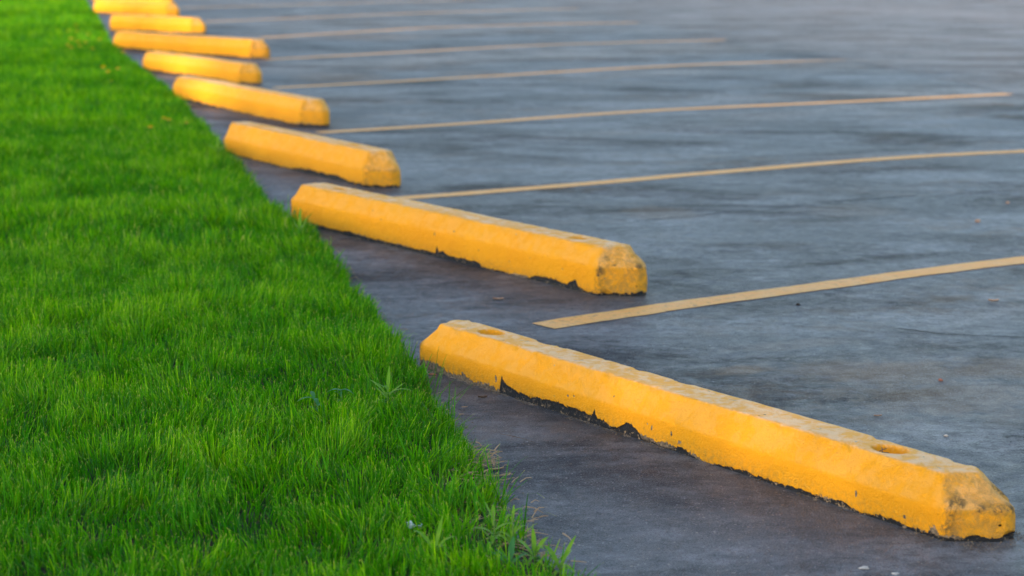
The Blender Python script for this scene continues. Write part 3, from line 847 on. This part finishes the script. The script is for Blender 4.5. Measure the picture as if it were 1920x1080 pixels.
def chip_leaf(px, py, l, w, mat, label, rz, curl=.3, name='dead_leaf', cat='leaf'):
    V, F = [], []
    n = 7
    for i in range(n + 1):
        t = i / n
        ww = w * math.sin(math.pi * min(1, t * .92 + .05)) ** .7 * (1 + .2 * math.sin(i * 2.3))
        zz = .0015 + curl * l * (t - .5) ** 2
        for s_ in (-1, 0, 1):
            V.append(((t - .5) * l, s_ * ww * .5, zz + abs(s_) * w * .25))
    for i in range(n):
        for k in range(2):
            q = i * 3 + k
            F.append((q, q + 3, q + 4, q + 1))
    m = len(V)
    V += [(a, b, c - .0007) for a, b, c in V]
    F += [tuple(m + q for q in f)[::-1] for f in F]
    o = mesh_obj(name, V, F, mat)
    p = G(px, py); o.location = (p.x, p.y, 0); o.rotation_euler = (0, 0, rz)
    tag(o, label, cat)
chip_leaf(931, 882, .030, .009, M_STRAW, 'dry tan leaf scrap on the asphalt right of the straw clump', .3)
chip_leaf(934, 562, .030, .012, M_TAN, 'orange brown leaf scrap on the asphalt strip between the two nearest wheel stops', -.1)
chip_leaf(1863, 565, .030, .012, M_TAN, 'orange leaf scrap on the asphalt below the nearest line, right photo edge', .0)
chip_leaf(905, 746, .022, .010, M_TWIG, 'small brown leaf scrap before the left part of the nearest wheel stop', .2)
chip_leaf(1646, 781, .018, .006, M_TAN, 'thin orange leaf scrap behind the nearest wheel stop', .1)
chip_leaf(1270, 845, .02, .006, M_STRAW, 'thin tan sliver at the foot of the nearest wheel stop, below the black strip end', -.9)

def twig(px, py, pts, r, label, z=.002, mat=None):
    V, F = [], []
    tube(V, F, pts, r, r * .5, 5)
    o = mesh_obj('twig', V, F, mat or M_TWIG)
    p = G(px, py, z); o.location = (p.x, p.y, z)
    tag(o, label, 'twig')
    return o
twig(970, 822, [(-.035, .03, .002), (-.012, .006, .004), (.012, -.012, .003), (.035, -.04, .002)], .0009, 'thin dark twig lying alone on the asphalt strip')
twig(955, 914, [(-.02, .006, .002), (.0, .0, .004), (.022, -.004, .002)], .0010, 'short dark twig beside the grass edge, below the dry leaf scrap')

# debris caught in the right recess of the nearest stop
root1 = S1[0]
hc = root1.matrix_basis @ Vector((1.505 - 1.718 / 2, 0, .108 - .018))
tw = empty('twig_bundle', hc); tag(tw, 'few brown twigs caught in the right recess of the nearest wheel stop', 'twigs')
for k, (a, l, dx, dy, zz) in enumerate([(2.4, .030, -.014, -.006, .012), (.4, .028, -.012, -.010, .009), (1.5, .02, -.02, .0, .011), (.1, .036, .004, -.012, .006), (2.9, .024, .012, -.010, .005)]):
    V, F = [], []
    d = Vector((math.cos(a + root1.rotation_euler.z), math.sin(a + root1.rotation_euler.z), .25)) * l
    c = Matrix.Rotation(root1.rotation_euler.z, 3, 'Z') @ Vector((dx, dy, zz))
    tube(V, F, [c - d / 2, c + Vector((0, 0, .002)), c + d / 2], .0011, .0007, 5)
    mesh_obj('twig', V, F, M_TWIG, parent=tw)

def leaf_strip(V, F, base, d, l, w, rise, droop, n=6, fold=.25):
    """one broad curved leaf"""
    b = len(V)
    side = Vector((-d.y, d.x, 0)).normalized()
    for i in range(n + 1):
        t = i / n
        p = base + d * (l * t) + Vector((0, 0, rise * t - droop * t * t))
        ww = w * (math.sin(math.pi * (t * .9 + .08)) ** .8) * .5 if t < .97 else w * .05
        V.append(tuple(p - side * ww + Vector((0, 0, ww * fold)))); V.append(tuple(p)); V.append(tuple(p + side * ww + Vector((0, 0, ww * fold))))
    for i in range(n):
        for k in range(2):
            q = b + i * 3 + k
            F.append((q, q + 3, q + 4, q + 1))

def weed(px, py, z, leaves, label, mat=M_LEAF, stem=.06, cat='weed', name='weed'):
    p = G(px, py, z)
    zz = float(lawn_z(p.x, p.y)) if p.x < float(edge_x(p.y)) + .02 else 0
    r = empty(name, (p.x, p.y, zz)); tag(r, label, cat)
    if stem:
        V, F = [], []
        tube(V, F, [(0, 0, -.004), (.002, .001, stem * .5), (.0, .003, stem)], .0016, .001, 6)
        mesh_obj('stem', V, F, M_STEM, parent=r, smooth=True)
    if name == 'weed':
        leaves = list(leaves) + [(rng.uniform(0, 6.28), rng.uniform(.018, .035), rng.uniform(.004, .009), rng.uniform(.01, max(.02, stem)), rng.uniform(.005, .035), rng.uniform(.0, .03)) for _ in range(6)]
    for (az, l, w, z0_, rise, droop) in leaves:
        if name == 'weed': l, w = l * .92, w * .8
        V, F = [], []
        d = Vector((math.cos(az), math.sin(az), 0))
        leaf_strip(V, F, Vector((0, 0, z0_)), d, l, w, rise, droop)
        mesh_obj('leaf', V, F, mat, parent=r, smooth=True)
    return r
weed(925, 1010, .04, [(3.0, .045, .010, .035, .035, .030), (.3, .040, .011, .04, .03, .02), (1.6, .03, .010, .05, .04, .01), (4.4, .035, .011, .02, .02, .025), (2.5, .02, .006, .06, .03, 0), (.9, .03, .01, .025, .01, .02), (5.6, .035, .012, .03, .02, .02)],
     'leafy upright weed in the bare patch at the lawn corner, leftmost of the corner weeds', stem=.075)
weed(960, 1022, .03, [(2.9, .03, .008, .03, .03, .02), (.5, .03, .009, .035, .035, .02), (1.4, .022, .007, .055, .03, 0), (4.7, .03, .009, .02, .01, .02)],
     'narrow upright weed with short leaves between the two leafier corner weeds', stem=.075)
weed(1003, 1040, .03, [(2.7, .038, .012, .015, .05, .02), (.8, .035, .012, .02, .045, .02), (5.2, .03, .010, .01, .02, .02), (1.7, .03, .010, .02, .05, .01)],
     'small broadleaf weed at the lawn corner, beside the dark asphalt', stem=.03)
weed(1050, 1062, .02, [(2.2, .05, .012, .01, .06, .03), (1.0, .055, .010, .01, .06, .015), (.2, .03, .010, .005, .02, .02), (4.2, .02, .010, .005, .02, .02)],
     'rightmost weed at the tip of the lawn, with an arching leaf', stem=.02)
weed(955, 1068, .02, [(1.4, .045, .013, .01, .06, .02), (2.6, .04, .012, .01, .04, .02), (.3, .035, .012, .01, .04, .02)], 'broadleaf weed at the bottom of the photo below the corner weeds', M_LEAF2, stem=.02)
weed(815, 1045, .03, [(2.3, .06, .010, .02, .06, .035), (1.3, .05, .009, .02, .06, .01), (.6, .045, .009, .02, .05, .03)], 'bent blade weed left of the bare soil patch near the bottom', stem=.03)
weed(727, 765, .03, [(.15, .060, .009, .045, .035, .030), (2.5, .055, .009, .04, .05, .02), (1.5, .04, .010, .05, .05, 0), (3.4, .04, .010, .03, .015, .02), (.6, .05, .008, .04, .035, .01)],
     'pale crabgrass sprout with spread leaves in the lawn left of the nearest wheel stop', stem=.06)
weed(563, 446, .02, [(1.6, .02, .011, .02, .09, 0), (.8, .04, .010, .02, .07, .01), (2.8, .03, .009, .02, .06, .01)], 'light green wide bladed sprout at the left end of the second wheel stop', stem=.04)
weed(408, 296, .02, [(2.6, .06, .012, .03, .06, .02), (.6, .06, .014, .03, .06, .02), (1.5, .03, .012, .04, .07, 0), (3.5, .05, .012, .02, .03, .02)], 'pale wide bladed sprout at the left end of the third wheel stop', stem=.05)
weed(640, 770, .02, [(2.9, .04, .016, .045, .01, .02), (.1, .03, .014, .045, .01, .02)], 'round leaved blue green weed in the middle of the lawn', M_LEAF2, stem=.045)
weed(590, 790, .02, [(3.3, .04, .013, .045, .015, .02), (1.9, .03, .012, .045, .02, .01), (5.1, .03, .012, .045, .01, .02)], 'low blue green leaves in the lawn, lower left of the crabgrass sprout', M_LEAF2, stem=.04)
sp_ = weed(0, 800, 0, [(.2, .010, .006, .004, .006, .003), (2.4, .009, .006, .004, .006, .003), (4.2, .008, .005, .004, .004, .003)], 'tiny green seedling growing in the right recess of the nearest wheel stop', stem=.006, name='seedling', cat='seedling')
sp_.location = root1.matrix_basis @ Vector((1.505 - 1.718 / 2 - .002, -.010, .108 - .016))
sp2 = weed(0, 800, 0, [(.2, .010, .006, .003, .005, .003), (2.4, .012, .006, .003, .005, .003), (4.2, .010, .006, .003, .003, .003)], 'tiny green seedling at the chipped foot of the nearest stop right end', stem=.006, name='seedling', cat='seedling')
pp = G(1839, 1003); sp2.location = (pp.x, pp.y, 0)

p = G(778, 990, .03)
V, F = [], []
for i in range(5):
    for j in range(4):
        V.append(((i - 2) * .007, (j - 1.5) * .005, .010 * float(vnoise(i * 1.3, j * 1.7, 0, 5))))
for i in range(4):
    for j in range(3): F.append((i * 4 + j, (i + 1) * 4 + j, (i + 1) * 4 + j + 1, i * 4 + j + 1))
o = mesh_obj('paper_scrap', V, F, M_PAPER); o.location = (p.x, p.y, .035); o.rotation_euler = (.5, .2, .4)
tag(o, 'crumpled white paper scrap caught in the grass left of the corner weeds', 'paper scrap')

# ------------------------------------------------------------------ dandelions
def dandelion(px, py, label, group=None, hgt=.085, r=.026):
    q = G(px / 1.0, py / 1.0, hgt)
    rt = empty('dandelion', (q.x, q.y, 0)); tag(rt, label, 'dandelion', group)
    V, F = [], []
    tube(V, F, [(.004, 0, 0), (.002, .002, hgt * .5), (0, 0, hgt - .004)], .0017, .0013, 6)
    mesh_obj('stem', V, F, M_STEM, parent=rt)
    V, F = [], []
    for ring, (rr, el, npet) in enumerate([(1.0, .15, 22), (.85, .5, 20), (.62, .9, 16), (.35, 1.2, 10)]):
        for k in range(npet):
            a = 2 * math.pi * (k + ring * .37) / npet + rng.normal(0, .05)
            d = Vector((math.cos(a) * math.cos(el), math.sin(a) * math.cos(el), math.sin(el)))
            s_ = Vector((-math.sin(a), math.cos(a), 0)) * .0018
            L_ = r * rr * rng.uniform(.9, 1.1)
            b0 = Vector((0, 0, hgt - .004)); m0 = b0 + d * L_ * .6; t0 = b0 + d * L_
            q0 = len(V); V += [tuple(b0 - s_ * .4), tuple(b0 + s_ * .4), tuple(m0 + s_), tuple(m0 - s_), tuple(t0 + s_ * .8), tuple(t0 - s_ * .8)]
            F += [(q0, q0 + 1, q0 + 2, q0 + 3), (q0 + 3, q0 + 2, q0 + 4, q0 + 5)]
    hd = mesh_obj('flower_head', V, F, M_DAND, parent=rt)
    V, F = [], []
    tube(V, F, [(0, 0, hgt - .012), (0, 0, hgt - .007), (0, 0, hgt - .002)], .004, .006, 8)
    mesh_obj('calyx', V, F, M_STEM, parent=rt)
s = 1 / 3.6
gA = 'dandelions in the loose patch at the top left'
for x_, y_ in [(462, 210), (480, 262), (525, 282), (578, 287), (457, 303), (538, 312), (482, 322), (592, 230)]:
    dandelion(x_ * s, y_ * s, 'yellow dandelion inside the largest loose patch, upper left of the lawn', gA)
dandelion(512 * s, 172 * s, 'topmost dandelion of the largest patch in the lawn', gA)
dandelion(518 * s, 212 * s, 'dandelion directly below the topmost one of the largest patch', gA)
dandelion(625 * s, 328 * s, 'dim dandelion at the lower right of the largest patch', gA, .08, .02)
dandelion(672 * s, 265 * s, 'single dandelion between the largest patch and the lawn edge')
dandelion(832 * s, 352 * s, 'dandelion touching the left foot of the sixth wheel stop', None, .06, .028)
gB = 'three dandelions near the lawn edge by the fifth wheel stop'
dandelion(698 * s, 453 * s, 'left upper dandelion of the group of three by the fifth wheel stop', gB)
dandelion(729 * s, 484 * s, 'lowest dandelion of the group of three by the fifth wheel stop', gB, .085, .026)
dandelion(795 * s, 463 * s, 'right dandelion of the group of three by the fifth wheel stop', gB, .08, .021)
dandelion(1015 * s, 857 * s, 'lone dandelion left of the pair near the third wheel stop', None, .075, .021)
dandelion(1108 * s, 797 * s, 'left dandelion of the pair near the third wheel stop', 'pair of dandelions', .075, .019)
dandelion(1140 * s, 807 * s, 'right dandelion of the pair near the third wheel stop', 'pair of dandelions', .075, .019)
dandelion(750 * s, 545 * s, 'small dim dandelion below the group of three', None, .065, .014)
dandelion(1258 * s, 826 * s, 'small dim dandelion closest to the third wheel stop', None, .065, .014)

# ------------------------------------------------------------------ trees behind and left of the camera, whose shade lies over the near lot
def tree(x, y, h, cr, cz, nleaf, label, seed, gap=.0):
    r = np.random.default_rng(seed)
    rt = empty('shade_tree', (x, y, 0)); tag(rt, label, 'tree', 'trees behind the camera')
    V, F = [], []
    tube(V, F, [(0, 0, -.1), (.05, .02, h * .25), (-.04, .05, h * .5), (.02, 0, h * .8)], .22, .06, 10)
    for k in range(9):
        a = r.uniform(0, 6.28); z_ = h * r.uniform(.28, .6); l = cr * r.uniform(.5, .9)
        tube(V, F, [(0, 0, z_), (math.cos(a) * l * .5, math.sin(a) * l * .5, z_ + l * .35), (math.cos(a) * l, math.sin(a) * l, z_ + l * .6)], .07, .015, 6)
    mesh_obj('trunk', V, F, M_BARK, parent=rt, smooth=True)
    nc = 60
    cc_ = r.normal(0, 1, (nc, 3)); cc_ /= np.linalg.norm(cc_, axis=1)[:, None]
    cc_ *= (r.uniform(.25, 1, nc) ** .5)[:, None] * np.array([cr, cr, cz]) * .88
    idx = r.integers(0, nc, nleaf)
    p = cc_[idx] + r.normal(0, cr * .17, (nleaf, 3)); p[:, 2] += h - cz
    a = r.normal(0, 1, (nleaf, 3)); a /= np.linalg.norm(a, axis=1)[:, None]
    b = np.cross(a, r.normal(0, 1, (nleaf, 3))); b /= np.linalg.norm(b, axis=1)[:, None]
    sz = r.uniform(.07, .15, (nleaf, 1))
    Vl = np.stack([p - a * sz, p + b * sz * .5, p + a * sz, p - b * sz * .5], 1).reshape(-1, 3)
    Fl = np.arange(nleaf * 4).reshape(-1, 4)
    mesh_obj('crown', Vl, Fl, M_TREE, parent=rt)
# u = distance across the sun's direction, t = distance towards the sun
sxv = Vector((math.cos(SUN_AZ), math.sin(SUN_AZ), 0)); sxp = Vector((-sxv.y, sxv.x, 0))
if sxp.x < 0: sxp = -sxp
def ut(u_, t_): return sxv * t_ + sxp * u_
TREES = [(-5.7, 20, 2.5, 4.4, 15000), (-1.5, 19, 2.8, 4.6, 15000), (2.8, 22, 3.0, 4.6, 14000), (7, 20, 2.6, 4, 9000),
         (-9.2, 26, 1.9, 4.2, 10500), (-11.2, 30, 1.1, 4.6, 7000), (-14.2, 32, 1.9, 5.0, 9500), (-17.8, 34, 1.8, 5.2, 6000), (-21.6, 36, 2.0, 5.6, 3800), (-26, 38, 2.5, 6, 3500)]
for k, (u_, t_, cr, cz, nl) in enumerate(TREES):
    h = t_ * math.tan(SUN_EL) + cz
    p = ut(u_, t_)
    tree(p.x, p.y, h, cr, cz, nl, 'leafy shade tree standing outside the lot, behind and left of the camera', 100 + k)
